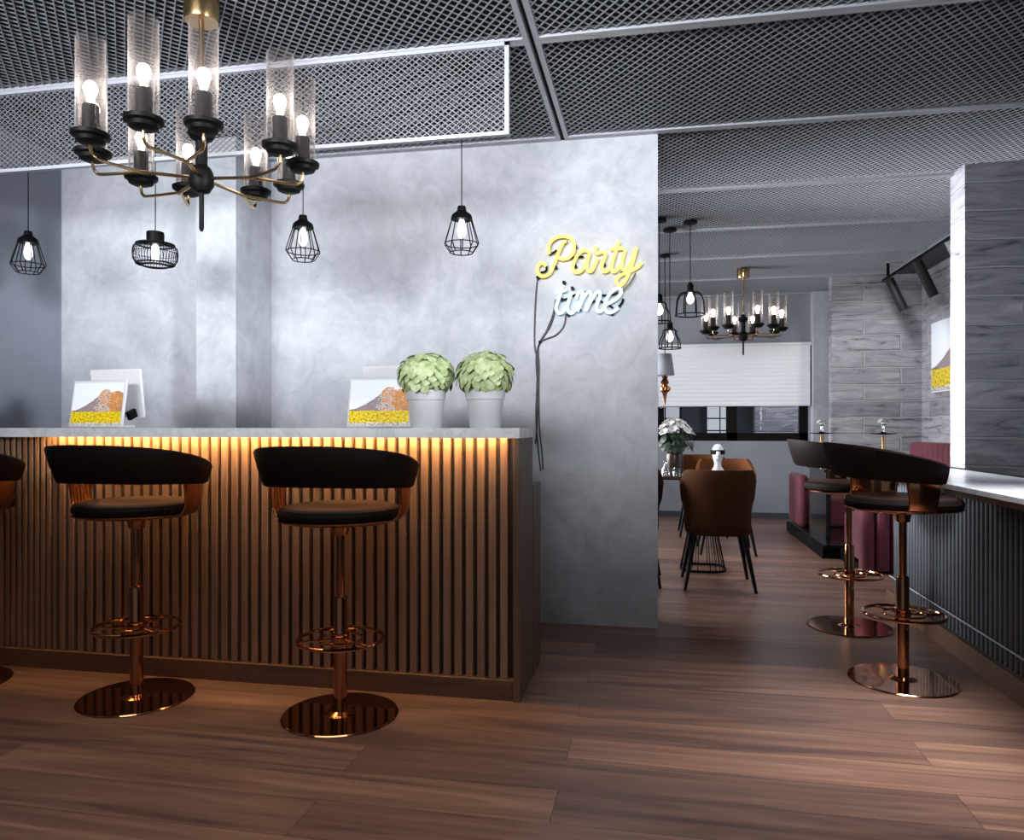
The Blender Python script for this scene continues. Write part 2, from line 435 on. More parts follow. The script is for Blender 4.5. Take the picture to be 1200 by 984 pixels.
# what shows through the glass: a dark court with lit panes and a pale stone wall
struct(rbox(-2.6,4.6,11.9,12.0,0,3.2).build('wall_court', M['navy'], smooth=False))
struct(rbox(1.45,2.6,11.3,11.5,0,3.2).build('wall_court_stone', M['stone'], smooth=False))
for i, (xa, xb) in enumerate(((-.05,.40),(.80,1.20),)):
    v = MB(); v.box(xa-.03,xb+.03,11.80,11.88,.70,2.2)
    fr = struct(v.build('window_%d' % (i+2), M['black'], smooth=False))
    q = MB(); nx, nz = 2, 8
    for a in range(nx):
        for b in range(nz):
            dx = (xb-xa)/nx; dz = 1.5/nz
            q.box(xa+a*dx+.01, xa+(a+1)*dx-.01, 11.775, 11.795, .70+b*dz+.01, .70+(b+1)*dz-.01)
    q.build('pane', M['window_view'], fr, smooth=False)
bl = root('roller_blind', 'white pleated blind covering the upper part of the far black-framed window', 'blind', (.1,YB-.06,0))
MB().box(-1.75,1.765,-.012,.012,1.395,2.13).build('fabric', M['blind'], bl, smooth=False)
MB().box(-1.77,1.78,-.03,.03,2.12,2.16).build('headrail', M['white'], bl, smooth=False, bevel=.004)
MB().box(-1.75,1.765,-.018,.018,1.385,1.40).build('bottom_rail', M['white'], bl, smooth=False, bevel=.004)

# ------------------------------------------------------------------ expanded-mesh ceiling
PX, PY = .0445, .0565
def clip(p, d, x0, x1, y0, y1):
    t0, t1 = -1e9, 1e9
    for a, da, lo, hi in ((p[0],d[0],x0,x1),(p[1],d[1],y0,y1)):
        ta, tb = (lo-a)/da, (hi-a)/da
        if ta > tb: ta, tb = tb, ta
        t0 = max(t0, ta); t1 = min(t1, tb)
    return (t0, t1) if t1 - t0 > .01 else None
def mesh_panel(mb, x0, x1, y0, y1, px=PX, py=PY, w=.0046, h=.005, to3=None):
    to3 = to3 or (lambda x, y, e: (x, y, ZC+.012+e))
    for sgn in (1, -1):
        d = Vector((px, sgn*py)).normalized()
        n = int(((x1-x0) + (y1-y0)*px/py)/px) + 3
        for k in range(-2, n+2):
            bx = x0 - ((y1-y0)*px/py if sgn > 0 else 0) + k*px
            c = clip((bx, y0), d, x0, x1, y0, y1)
            if c:
                a = Vector((bx, y0)) + d*c[0]; b = Vector((bx, y0)) + d*c[1]
                mb.bar(to3(a.x,a.y,sgn*.0012), to3(b.x,b.y,sgn*.0012), w, h)
def ceil_panel(idx, x0, x1, y0, y1):
    mb = MB(); mesh_panel(mb, x0+.01, x1-.01, y0+.01, y1-.01)
    o = struct(mb.build('ceiling_mesh', M['mesh'], smooth=False))
    f = MB(); t = .024
    f.box(x0,x1,y0,y0+t,ZC,ZC+.03); f.box(x0,x1,y1-t,y1,ZC,ZC+.03); f.box(x0,x0+t,y0+t,y1-t,ZC,ZC+.03); f.box(x1-t,x1,y0+t,y1-t,ZC,ZC+.03)
    f.build('frame', M['rail'], o, smooth=False)
for k in range(len(YL)-1):
    y0, y1 = YL[k]+.002, YL[k+1]-.002
    ceil_panel(k, -3.585, -.520, y0, y1)
    ceil_panel(k, -.498, 2.50 if y0 > 5 else 3.58, y0, y1)
ceil_panel(9, -.487, 2.50, YL[-1]+.002, YB-.01)
ceil_panel(9, -3.585, -.530, YL[-1]+.002, YB-.01)
struct(rbox(2.50,2.80,5.33,8.57,ZC,ZC+.03).build('trim_1', M['grey_panel'], smooth=False))
# hanging mesh fascia above the bar counter
fa = root('mesh_screen', 'vertical silver mesh screen hanging from the ceiling above the slatted bar counter', 'screen', (-2.1,3.10,2.37))
mb = MB()
mesh_panel(mb, -1.47, 1.485, 0, .385, px=.033, py=.025, w=.0033, h=.0035, to3=lambda x, y, e: (x, e, y))
mb.build('mesh_panel', M['mesh_dimmed'], fa, smooth=False)
f = MB(); f.box(-1.485,1.497,-.012,.012,-.006,.010); f.box(1.478,1.497,-.012,.012,.010,.388); f.box(-1.485,1.497,-.012,.012,.372,.388)
f.build('frame', M['rail'], fa, smooth=False)

# ------------------------------------------------------------------ bar counter
CX1, CY = -.535, 2.969
ctr = root('bar_counter', 'long walnut bar counter with vertical slats lit from above by a warm strip', 'counter', (-2.06,2.97,0))
def L(mb): return mb.xf(Matrix.Translation((2.06,-2.97,0)))
b = MB(); b.box(-3.585,-.56,3.035,3.30,.08,1.108); L(b).build('backing_panel', M['slat_back'], ctr, smooth=False)
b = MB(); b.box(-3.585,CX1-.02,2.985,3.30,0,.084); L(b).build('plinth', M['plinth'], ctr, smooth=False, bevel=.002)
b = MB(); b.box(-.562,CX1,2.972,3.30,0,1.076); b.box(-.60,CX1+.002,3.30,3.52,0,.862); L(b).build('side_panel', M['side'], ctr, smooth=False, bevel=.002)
pit = .0488; x = -.592; n = 0
XS = -2.735
while x - .030 > XS:
    s_ = MB(); s_.box(x-.030, x, 3.002, 3.035, .084, 1.104); L(s_).build('slat', M['slat'], ctr, smooth=False, bevel=.0015)
    x -= pit
x = XS - .006
while x > -3.56:
    s_ = MB(); s_.box(x-.019, x, 3.008, 3.035, .084, 1.104); L(s_).build('narrow_slat', M['slat'], ctr, smooth=False, bevel=.0015)
    x -= .0325
b = MB(); b.box(-3.585,CX1+.002,2.955,3.305,1.1105,1.1185); b.box(-3.585,CX1+.002,2.955,2.960,1.077,1.1105); b.box(CX1-.018,CX1+.002,2.960,3.305,1.077,1.1105); L(b).build('countertop', M['marble'], ctr, smooth=False)
b = MB(); b.box(XS+.0,-.60,2.963,2.975,1.104,1.110); L(b).build('light_strip', M['led'], ctr, smooth=False)
b = MB(); b.box(-3.585,-.60,3.31,3.70,.83,.862); L(b).build('rear_worktop', M['white'], ctr, smooth=False, bevel=.002)

# ------------------------------------------------------------------ right-hand bar table
bt = root('bar_table', 'white-topped bar along the right side with dark grey ribbed front', 'bar', (1.55,3.4,0))
def L2(mb): return mb.xf(Matrix.Translation((-1.55,-3.4,0)))
YE = 5.08
b = MB(); b.box(1.285,1.81,.9,YE,.846,.870); L2(b).build('tabletop', M['marble'], bt, smooth=False, bevel=.003)
b = MB(); b.box(1.30,1.80,.92,YE-.01,.822,.846); L2(b).build('under_edge', M['plinth'], bt, smooth=False)
b = MB(); b.box(1.49,1.78,.95,YE-.02,.10,.822); L2(b).build('front_panel', M['grey_panel'], bt, smooth=False)
b = MB(); b.box(1.447,1.78,.95,YE-.02,0,.10); L2(b).build('plinth', M['plinth'], bt, smooth=False, bevel=.002)
b = MB(); b.box(1.811,1.835,.9,YE,.80,.876); L2(b).build('rear_shadow_strip', M['black'], bt, smooth=False)  # black strip in place of the shadowed gap behind the top
b = MB(); b.tube([(1.462,.95,.187),(1.462,YE-.03,.187)], .004, 6); L2(b).build('trim_rail', M['rail'], bt)
y = 1.9
while y < YE-.05:
    s_ = MB(); s_.lathe([(.018,.10),(.018,.822)], (1.492,y,0), 10, a0=pi/2, a1=3*pi/2, cap=False)
    L2(s_).build('rib', M['grey_panel'], bt); y += .0475

# ------------------------------------------------------------------ bar stool (faces +Y, back towards -Y)
def make_stool():
    t = root('bar_stool', '', 'stool')
    MB().lathe([(0,0),(.222,0),(.225,.004),(.221,.0076),(.060,.0076),(.050,.012),(.034,.020),(0,.020)], n=96).build('base', M['copper'], t, smooth=False)
    MB().lathe([(.0265,.018),(.0265,.455),(.024,.462),(.016,.464),(.016,.700),(.030,.704),(.036,.735),(.036,.748)], n=28).build('post', M['copper'], t)
    ring = MB().tube([(.165*math.cos(2*pi*k/48), .165*math.sin(2*pi*k/48)+.005, .295) for k in range(48)], .0075, 8, closed=True)
    ring.tube([(.085*math.cos(2*pi*k/32), .085*math.sin(2*pi*k/32)+.005, .295) for k in range(32)], .005, 8, closed=True)
    for a in (0, 2*pi/3, 4*pi/3): ring.tube([(.02*math.cos(a+pi/2),.02*math.sin(a+pi/2),.295),(.165*math.cos(a+pi/2),.165*math.sin(a+pi/2)+.005,.295)], .005, 6)
    ring.lathe([(.034,.270),(.034,.320)], n=20)
    ring.build('footrest', M['copper'], t)
    # copper seat pan
    MB().lathe([(0,.744),(.10,.746),(.215,.757),(.238,.766),(.240,.772),(.225,.772),(.0,.770)], n=56).build('seat_pan', M['copper'], t)
    seat = MB().lathe([(0,.772),(.225,.772),(.236,.780),(.238,.795),(.229,.810),(.212,.815)], n=56, cap=False)
    s_ = seat.build('seat', M['leather_edge'], t)
    MB().lathe([(.2125,.8145),(.20,.819),(.12,.810),(0,.806)], n=56, cap=False).build('cushion', M['leather'], s_)
    # wrap-round backrest: flaring band, tallest at the back, lower at its ends
    A = R(107)
    def band(u, w_, off):
        th = -A + 2*A*u
        f = abs(th)/A
        ztop = 1.055 - .088*f**2.3
        zbot = .907 - .022*f**1.5
        edge = min(1, (1-f)/.045) if f > .955 else 1
        k = .88 + .12*math.sqrt(max(0, 1-(1-edge)**2))
        zm = (ztop+zbot)/2; hh = (ztop-zbot)/2*k
        z_ = zm + hh*(2*w_-1)
        rr = .262 + .042*(z_-.90)/.14 + off
        return (rr*math.sin(th), -rr*math.cos(th), z_)
    nb = 56; prof = [(0,.003),(.0,.018),(.06,.024),(.5,.026),(.94,.024),(1,.018),(1,.003),(.94,-.003),(.5,-.004),(.06,-.003)]
    vs = []; fs = []
    for i in range(nb+1):
        for (w_, off) in prof: vs.append(band(i/nb, w_, off))
    m_ = len(prof)
    for i in range(nb):
        for k in range(m_):
            k2 = (k+1) % m_
            fs.append((i*m_+k, i*m_+k2, (i+1)*m_+k2, (i+1)*m_+k))
    fs.append(tuple(range(m_))); fs.append(tuple(reversed([nb*m_+k for k in range(m_)])))
    MB().add(vs, fs).build('backrest', M['leather_edge'], t)
    # copper brackets: three curved ribs each side
    for sd in (-1, 1):
        pr_ = spline([Vector(q) for q in ((.222,.768,0),(.244,.774,0),(.262,.800,0),(.270,.850,0),(.272,.912,0))], 4)
        def pl(u, v):
            q = pr_[min(int(round(v*(len(pr_)-1))), len(pr_)-1)]
            wd = 15 - 3*math.sin(pi*v)
            th = sd*R(90 + wd*(2*u-1))
            return (q.x*math.sin(th), -q.x*math.cos(th), q.y)
        MB().grid(pl, 10, len(pr_)-1).build('bracket', M['copper'], t, solid=.005)
    return t
G = 'leather and copper bar stools'
st = make_stool(); st['group'] = G
st.location = (-1.202,2.723,0); st.rotation_euler = (0,0,R(0))
st['label'] = 'copper bar stool with dark leather back, rightmost of three at the slatted counter'
dup(st, (-2.11,2.737,0), R(0), 'copper bar stool with dark wraparound back, middle one of three at the slatted counter')
dup(st, (-3.02,2.735,0), R(0), 'bar stool at the left end of the slatted counter, cut off by the picture edge')
dup(st, (1.085,3.56,0), R(-90), 'nearer dark leather bar stool beside the white-topped bar on the right')
dup(st, (1.081,4.46,0), R(-90), 'farther dark leather bar stool beside the white-topped bar, partly behind the nearer one')

# ------------------------------------------------------------------ chandeliers
def make_chandelier():
    t = root('chandelier', '', 'chandelier')          # origin at the ceiling point
    z0 = -ZC
    MB().lathe([(0,0),(.062,0),(.064,-.01),(.064,-.085),(.060,-.10),(0,-.102)], n=40).build('canopy', M['brass'], t)
    MB().lathe([(.010,-.10),(.010,-.48)], n=14).build('rod', M['brass'], t)
    s_ = MB().lathe([(.011,-.47),(.020,-.475),(.022,-.495),(.048,-.505),(.050,-.53),(.040,-.545),(.022,-.555),(.022,-.645),(.034,-.655),(.043,-.675),(.045,-.72),(.030,-.745),(.009,-.75),(.009,-.885),(.004,-.895),(0,-.895)], n=28)
    s_.build('hub', M['black'], t)
    for k in range(5):
        a = R(2 + 72*k); arm = MB()
        arm.tube([(.03*math.cos(a), .03*math.sin(a), -.695), (.205*math.cos(a), .205*math.sin(a), -.701)], .0066, 8)
        for sd in (-1, 1):
            b_ = a + sd*R(14.5)
            q = lambda r, an, z_: (r*math.cos(an), r*math.sin(an), z_)
            arm.tube(spline([q(.195,a,-.701), q(.225,a+sd*R(3),-.702), q(.335,b_-sd*R(1.5),-.706), q(.362,b_,-.700), q(.375,b_,-.678), q(.375,b_,-.640)], 4), .0060, 8)
        arm.build('arm', M['brass'], t)
    for k in range(10):
        a = R(2 + 72*(k//2) + (14.5 if k % 2 else -14.5)); cx, cy = .375*math.cos(a), .375*math.sin(a)
        lamp = MB().lathe([(0,-.660),(.030,-.659),(.046,-.652),(.050,-.640),(.062,-.634),(.064,-.622),(.052,-.616),(.0,-.614)], (cx,cy,0), 28).build('cup', M['black'], t)
        MB().lathe([(0,-.615),(.027,-.615),(.027,-.528),(.024,-.523),(0,-.523)], (cx,cy,0), 20).build('sleeve', M['charcoal'], lamp)
        MB().lathe([(.011,-.523),(.012,-.505),(.016,-.492),(.0225,-.474),(.0225,-.460),(.016,-.446),(.008,-.441),(0,-.440)], (cx,cy,0), 18).build('bulb', M['bulb'], lamp)
        MB().lathe([(.0475,-.617),(.0475,-.295),(.0455,-.295),(.0455,-.617)], (cx,cy,0), 36, cap=False).build('glass_tube', M['tubeglass'], lamp)
    return t
ch = make_chandelier(); ch.location = (-1.687,2.549,ZC)
ch['label'] = 'large ten-light brass and black chandelier with tall glass tubes, near the left counter'
ch['group'] = 'glass tube chandeliers'
dup(ch, (.908,7.97,ZC), R(9), 'glass tube chandelier far back in the dining area, before the white blind')

# ------------------------------------------------------------------ pendants over the counter (origin at the ceiling)
def make_cage(drop):
    t = root('cage_pendant', '', 'pendant lamp')
    MB().lathe([(0,.0),(.05,0),(.05,-.018),(.01,-.028),(0,-.028)], n=24).build('canopy', M['black'], t)
    MB().tube([(0,0,-.02),(0,0,-drop)], .0026, 6).build('cord', M['black'], t)
    z = -drop
    MB().lathe([(0,.002),(.018,0),(.022,-.022),(.030,-.028),(.045,-.040),(.050,-.058),(.046,-.062),(0,-.060)], (0,0,z), 24).build('cap', M['black'], t)
    c = MB(); N = 10
    for k in range(N):
        a = 2*pi*k/N
        q = lambda r, h: (r*math.cos(a), r*math.sin(a), z+h)
        c.tube([q(.046,-.058), q(.080,-.172), q(.052,-.212)], .0026, 5)
    for r, h in ((.046,-.060),(.080,-.172),(.052,-.212)):
        c.tube([(r*math.cos(2*pi*k/N), r*math.sin(2*pi*k/N), z+h) for k in range(N)], .0026, 5, closed=True)
    c.build('cage', M['black'], t)
    MB().lathe([(.010,-.058),(.014,-.075),(.019,-.10),(.019,-.125),(.012,-.142),(0,-.148)], (0,0,z), 16).build('bulb', M['bulb_soft'], t)
    return t
G2 = 'black wire pendants above the counter'
zt4 = 2.131
p = make_cage(ZC-zt4); p.location = (-.862,3.29,ZC); p['group'] = G2
p['label'] = 'black wire cage pendant lamp hanging before the plaster wall, left of the neon sign'
dup(p, (-1.642,3.29,ZC), label='black wire cage pendant lamp hanging just right of the big chandelier')
dup(p, (-3.165,3.29,ZC), label='black wire cage pendant lamp hanging at the far left before the dark wall')
t = root('drum_pendant', 'squat black ribbed pendant lamp hanging below the big chandelier', 'pendant lamp', (-2.431,3.29,ZC))
d_ = ZC-2.090
MB().lathe([(0,.0),(.05,0),(.05,-.018),(.01,-.028),(0,-.028)], n=24).build('canopy', M['black'], t)
MB().tube([(0,0,-.02),(0,0,-d_)], .0026, 6).build('cord', M['black'], t)
MB().lathe([(0,0),(.040,0),(.041,-.006),(.041,-.060),(0,-.060)], (0,0,-d_), 28).build('cap', M['black'], t)
c = MB(); N = 44
for k in range(N):
    a = 2*pi*k/N
    c.tube([(r*math.cos(a), r*math.sin(a), -d_+h) for r, h in ((.041,-.052),(.082,-.060),(.100,-.078),(.104,-.105),(.102,-.135),(.088,-.158),(.060,-.166))], .0016, 4)
for r, h, w_ in ((.041,-.052,.003),(.088,-.062,.004),(.104,-.105,.0016),(.088,-.158,.004),(.060,-.166,.005)):
    c.tube([(r*math.cos(2*pi*k/40), r*math.sin(2*pi*k/40), -d_+h) for k in range(40)], w_, 6, closed=True)
c.build('cage', M['black'], t)
MB().lathe([(.010,-.058),(.016,-.075),(.020,-.10),(.016,-.135),(0,-.146)], (0,0,-d_), 16).build('bulb', M['bulb_soft'], t)

# pendants in the dining area
def dining_pendant(name, label, loc, ztop, prof, nr, capr=.025, br=.03):
    t = root(name, label, 'pendant lamp', loc)
    d = ZC - ztop
    MB().lathe([(0,.0),(.055,0),(.055,-.022),(.01,-.032),(0,-.032)], n=24).build('canopy', M['black'], t)
    MB().tube([(0,0,-.02),(0,0,-d)], .0035, 6).build('cord', M['black'], t)
    MB().lathe([(0,0),(capr*.6,0),(capr,-.02),(capr,-.075),(0,-.075)], (0,0,-d), 20).build('cap', M['black'], t)
    c = MB()
    for k in range(nr):
        a = 2*pi*k/nr+.3
        c.tube(spline([(r*math.cos(a), r*math.sin(a), -d+h) for r, h in prof], 4), .005, 6)
    for i in (0, -1):
        r, h = prof[i]
        c.tube([(r*math.cos(2*pi*k/32), r*math.sin(2*pi*k/32), -d+h) for k in range(32)], .005, 6, closed=True)
    c.build('cage', M['black'], t)
    MB().lathe([(.010,-.075),(.016,-.09),(.030,-.125),(.026,-.15),(.012,-.165),(0,-.168)], (0,0,-d), 16).build('bulb', M['bulb_soft'], t)
    return t
dining_pendant('dome_pendant', 'dome-shaped open black cage pendant hanging over the dining table, rightmost of its cluster', (.286,6.057,ZC), 2.27,
               [(.030,-.075),(.075,-.085),(.105,-.13),(.115,-.20),(.118,-.255)], 8)
dining_pendant('bell_pendant', 'bell-shaped open black cage pendant hanging lowest over the dining table, beside the fabric shade', (.131,6.259,ZC), 1.995,
               [(.030,-.065),(.055,-.075),(.060,-.11),(.085,-.16),(.090,-.22)], 6)
dining_pendant('bell_pendant', 'bell-shaped open black cage pendant half hidden behind the plaster wall corner', (.045,5.95,ZC), 2.17,
               [(.030,-.065),(.055,-.075),(.060,-.11),(.085,-.16),(.090,-.22)], 6)
t = root('shade_pendant', 'pendant lamp with grey fabric cone shade and turned copper finial by the wall corner', 'pendant lamp', (.105,7.2,ZC))
MB().lathe([(0,0),(.05,0),(.05,-.02),(0,-.03)], n=20).build('canopy', M['black'], t)
zz = ZC - 1.80
MB().tube([(0,0,-.02),(0,0,-zz+.02)], .004, 6).build('cord', M['black'], t)
MB().lathe([(.060,.02),(.088,-.185)], (0,0,-zz), 32, cap=False).build('lamp_shade', M['shade_grey'], t, solid=.004)
MB().lathe([(0,.02),(.012,.02),(.012,-.19),(.030,-.195),(.022,-.215),(.040,-.25),(.022,-.275),(.055,-.30),(.055,-.325),(.025,-.345),(.014,-.40),(.007,-.46),(.0,-.465)], (0,0,-zz), 24).build('finial', M['copper'], t)
MB().tube([(-.004,0,-zz-.45),(-.010,0,-zz-.48),(-.035,0,-zz-.495),(-.058,0,-zz-.48),(-.065,0,-zz-.42),(-.060,0,-zz-.33)], .004, 6).build('hook', M['rail'], t)

# ------------------------------------------------------------------ neon sign
NY = 4.185
def wpt(cx, cy, dy=0):
    """sign drawing coordinates -> point on the wall plane"""
    px, py = 600 + cx/6.6667, 260 + cy/6.6667
    k = (px-600)/870; c_, s_ = math.cos(YAW), math.sin(YAW)
    Y = NY + dy
    d = Y/(c_ + s_*k)
    return (d*(-s_ + c_*k), Y, H - (py-501)*d/870)
NX, NZ = -.28, 2.05
ns = root('neon_sign', 'glowing neon sign on the plaster wall with yellow Party above white time', 'neon sign', (NX,4.226,NZ))
def nl(p): return (p[0]-NX, p[1]-4.226, p[2]-NZ)
def stroke(mb, pts, r=.0094, dy=0):
    mb.tube([nl(wpt(a, b, dy)) for a, b in [(v.x, v.y) for v in spline([Vector((q[0], q[1], 0)) for q in pts], 6)]], r, 8)
letters = {
 'P': [[(265,345),(248,325),(220,325),(198,360),(205,405),(245,425),(295,400),(330,330),(365,235),(400,165),(425,150)],
       [(290,250),(285,205),(300,160),(345,122),(410,112),(460,130),(485,175),(480,235),(445,278),(400,290),(365,280)]],
 'a': [[(605,235),(565,222),(520,250),(485,310),(475,360),(495,392),(535,385),(575,330),(610,235),(585,320),(590,375),(615,385),(640,350),(668,280)]],
 'r': [[(655,190),(650,225),(668,245),(700,235),(722,240),(728,262),(708,320),(702,360),(718,388),(745,380),(768,350)]],
 't': [[(835,150),(812,225),(785,310),(778,360),(792,388),(820,375),(840,345)], [(768,212),(820,208),(872,205)]],
 'y': [[(885,215),(865,285),(855,345),(870,375),(900,365),(935,300),(972,200),(950,290),(915,390),(880,465),(845,495),(818,480),(820,445),(860,410),(930,380),(985,350),(1015,315)]],
}
for ch_, ss in letters.items():
    mb = MB()
    for s_ in ss: stroke(mb, s_)
    mb.build('neon_letter', M['neon_y'], ns)
letters2 = [
 [[(395,495),(375,575),(350,640),(345,685),(368,712),(400,700),(425,660)], [(348,548),(385,540),(425,530)]],
 [[(462,560),(442,620),(432,670),(448,708),(478,705),(505,660)]],
 [[(500,600),(522,550),(548,545),(545,590),(525,650),(512,700)], [(520,680),(555,600),(592,548),(615,548),(612,595),(590,650),(578,695)], [(585,680),(625,600),(660,552),(685,550),(685,590),(662,645),(665,690),(690,700),(715,675)]],
 [[(712,660),(760,632),(815,600),(850,560),(848,525),(815,520),(770,555),(735,610),(722,660),(740,700),(780,705),(830,672)]],
]
for ss in letters2:
    mb = MB()
    for s_ in ss: stroke(mb, s_)
    mb.build('neon_letter', M['neon_w'], ns)
for s_ in ([(290,258),(330,235),(350,220)], [(395,180),(420,160),(432,150)], [(225,395),(262,385),(270,350),(240,325)], [(450,285),(500,275),(560,272)],
           [(380,602),(410,605),(435,600)], [(470,580),(495,570),(512,562)], [(500,688),(545,688)], [(590,665),(620,635),(650,615)], [(645,555),(700,572),(745,573),(800,565),(828,550)],
           [(690,620),(740,640),(790,672)], [(835,662),(858,630),(870,600)]):
    blk = MB(); stroke(blk, s_, .006, .012); blk.build('dark_tube', M['black'], ns)
for (a, b) in ((340,352),(492,342),(718,330),(858,398),(200,432),(495,190),(405,470),(470,515),(578,550),(612,540),(437,722),(782,712),(385,602)):
    p0 = nl(wpt(a, b, .0)); MB().tube([p0, (p0[0], -.001, p0[2])], .0095, 10).build('standoff', M['black'], ns)
def cable(pts, dy=.03):
    mb = MB(); mb.tube([nl(wpt((q.x-600)*6.6667, (q.y-260)*6.6667, dy)) for q in spline([Vector((a, b, 0)) for a, b in pts], 8)], .0042, 6)
    mb.build('cable', M['cable'], ns)
cable([(630,325),(628,345),(626.5,375),(626.5,405),(630,425),(629,455),(628,490),(630,520),(633.5,552)])
cable([(651,351),(648,368),(641,386),(633,400),(630.5,410),(631.5,430),(631,455),(632,500),(635,530),(636,550)])
cable([(653,352),(649,370),(643,385),(634,399),(629,412),(628.5,432),(630.5,460),(629,500),(627.5,520)])
cable([(663,368),(661,381),(652,392),(640,397),(634,400),(630,408)])
cable([(745,320),(738,332),(729,341)], .0)
mb = MB(); pc = nl(wpt((633-600)*6.6667, (401-260)*6.6667, .03)); mb.tube([(pc[0]-.008,pc[1],pc[2]),(pc[0]+.008,pc[1],pc[2]+.004)], .008, 8); mb.build('cable_tie', M['black'], ns)

# ------------------------------------------------------------------ till screens on the counter
def make_till(label, loc, rz):
    t = root('till_screen', label, 'screen', loc, rz)
    tl = R(9)
    def P(u, w_, v): return (u, .0 + w_*math.cos(tl) + v*math.sin(tl), v*math.cos(tl) - w_*math.sin(tl))
    def slab(u0,u1,v0,v1,w0,w1,Pf):
        vs = [Pf(u0,w0,v0),Pf(u1,w0,v0),Pf(u1,w1,v0),Pf(u0,w1,v0),Pf(u0,w0,v1),Pf(u1,w0,v1),Pf(u1,w1,v1),Pf(u0,w1,v1)]
        return MB().add(vs, [(0,3,2,1),(4,5,6,7),(0,1,5,4),(1,2,6,5),(2,3,7,6),(3,0,4,7)])
    slab(-.155,.155,.004,.232,0,.014,P).build('front_screen', M['white'], t, bevel=.008, segs=3)
    quad_uv('display', [P(-.143,-.0012,.012),P(.143,-.0012,.012),P(.143,-.0012,.218),P(-.143,-.0012,.218)], M['screen_picture'], t)
    tb = R(-7)
    def Q(u, w_, v): return (u+.022, .135 + w_*math.cos(tb) + v*math.sin(tb), v*math.cos(tb) - w_*math.sin(tb))
    slab(-.150,.150,.05,.288,0,.016,Q).build('rear_screen', M['white'], t, bevel=.010, segs=3)
    slab(-.06,.10,.0,.014,-.105,.03,lambda u,w_,v: (u, .12+w_, v)).build('foot', M['white'], t, bevel=.004)
    MB().bar((.125,.075,.055),(.125,.12,.075),.018,.04).build('hinge', M['black'], t)
    MB().bar((.0,.10,.01),(.0,.125,.10),.07,.018).build('stand', M['white'], t)
    return t
make_till('white till with mountain picture on its screen, on the counter left of the chandelier lamp', (-2.60,3.08,1.1185), R(-4))['label'] = 'white till screen with mountain picture at the left end of the counter'
make_till('white till screen with mountain picture on the counter beside the potted plants', (-1.205,3.13,1.1185), R(-3))

# ------------------------------------------------------------------ potted plants
def leaf(mb, c, n, up, s_, rnd):
    n = Vector(n).normalized(); t_ = (Vector(up) - n*Vector(up).dot(n))
    if t_.length < .05: t_ = n.orthogonal()
    t_.normalize(); b_ = n.cross(t_)
    pts = [(-.5,0,0),(-.32,.30,.03),(0,.46,.06),(.30,.36,.02),(.56,0,-.10),(.30,-.36,.02),(0,-.46,.06),(-.32,-.30,.03)]
    ctr_ = [(-.2,0,.10),(.15,0,.08)]
    vs = [Vector(c) + (t_*p[0] + b_*p[1] + n*p[2])*s_ for p in pts+ctr_]
    mb.add(vs, [(0,1,8),(1,2,8),(2,9,8),(2,3,9),(3,4,9),(4,5,9),(5,6,9),(6,8,9),(6,7,8),(7,0,8)])
def make_plant(label, loc, seed):
    rnd = random.Random(seed)
    t = root('potted_plant', label, 'plant', loc, 0, 'potted plants on the counter')
    MB().lathe([(0,0),(.063,0),(.066,.004),(.078,.118),(.083,.120),(.086,.160),(.080,.162),(.078,.150),(0,.150)], n=48).build('pot', M['ceramic'], t)
    MB().lathe([(.077,.151),(0,.154)], n=24, cap=False).build('soil', M['soil'], t)
    f = MB(); C0 = Vector((0,0,.225))
    N = 210
    for i in range(N):
        g = i*2.39996; zz_ = 1 - 2*(i+.5)/N
        if zz_ < -.62: continue
        r_ = math.sqrt(1-zz_*zz_)
        n = Vector((r_*math.cos(g), r_*math.sin(g), zz_))
        jit = rnd.uniform(.86,1.0)
        p_ = C0 + Vector((n.x*.123, n.y*.123, n.z*.098))*jit
        nn = (n + Vector((rnd.uniform(-.3,.3), rnd.uniform(-.3,.3), rnd.uniform(.25,.7)))).normalized()
        leaf(f, p_, nn, n + Vector((0,0,-.6)), rnd.uniform(.038,.052), rnd)
    for i in range(90):
        n = Vector((rnd.gauss(0,1), rnd.gauss(0,1), rnd.gauss(0,1))).normalized()
        p_ = C0 + Vector((n.x*.095, n.y*.095, n.z*.08))
        leaf(f, p_, n + Vector((0,0,.3)), n.orthogonal(), .05, rnd)
    f.build('foliage', M['leaf'], t)
    s_ = MB()
    for i in range(14):
        a = i*2.4; r_ = .02+.03*rnd.random()
        s_.tube([(r_*.4*math.cos(a), r_*.4*math.sin(a), .15), (r_*math.cos(a)*1.2, r_*math.sin(a)*1.2, .19), (r_*math.cos(a)*2, r_*math.sin(a)*2, .24)], .0025, 5)
    s_.build('stem', M['stem_green'], t)
    return t
make_plant('leafy green plant in white pot on the counter, left one touching the till screen', (-.958,3.055,1.1185), 1)
make_plant('leafy green plant in white pot on the counter, right one nearest the neon sign wall', (-.698,3.055,1.1185), 2)

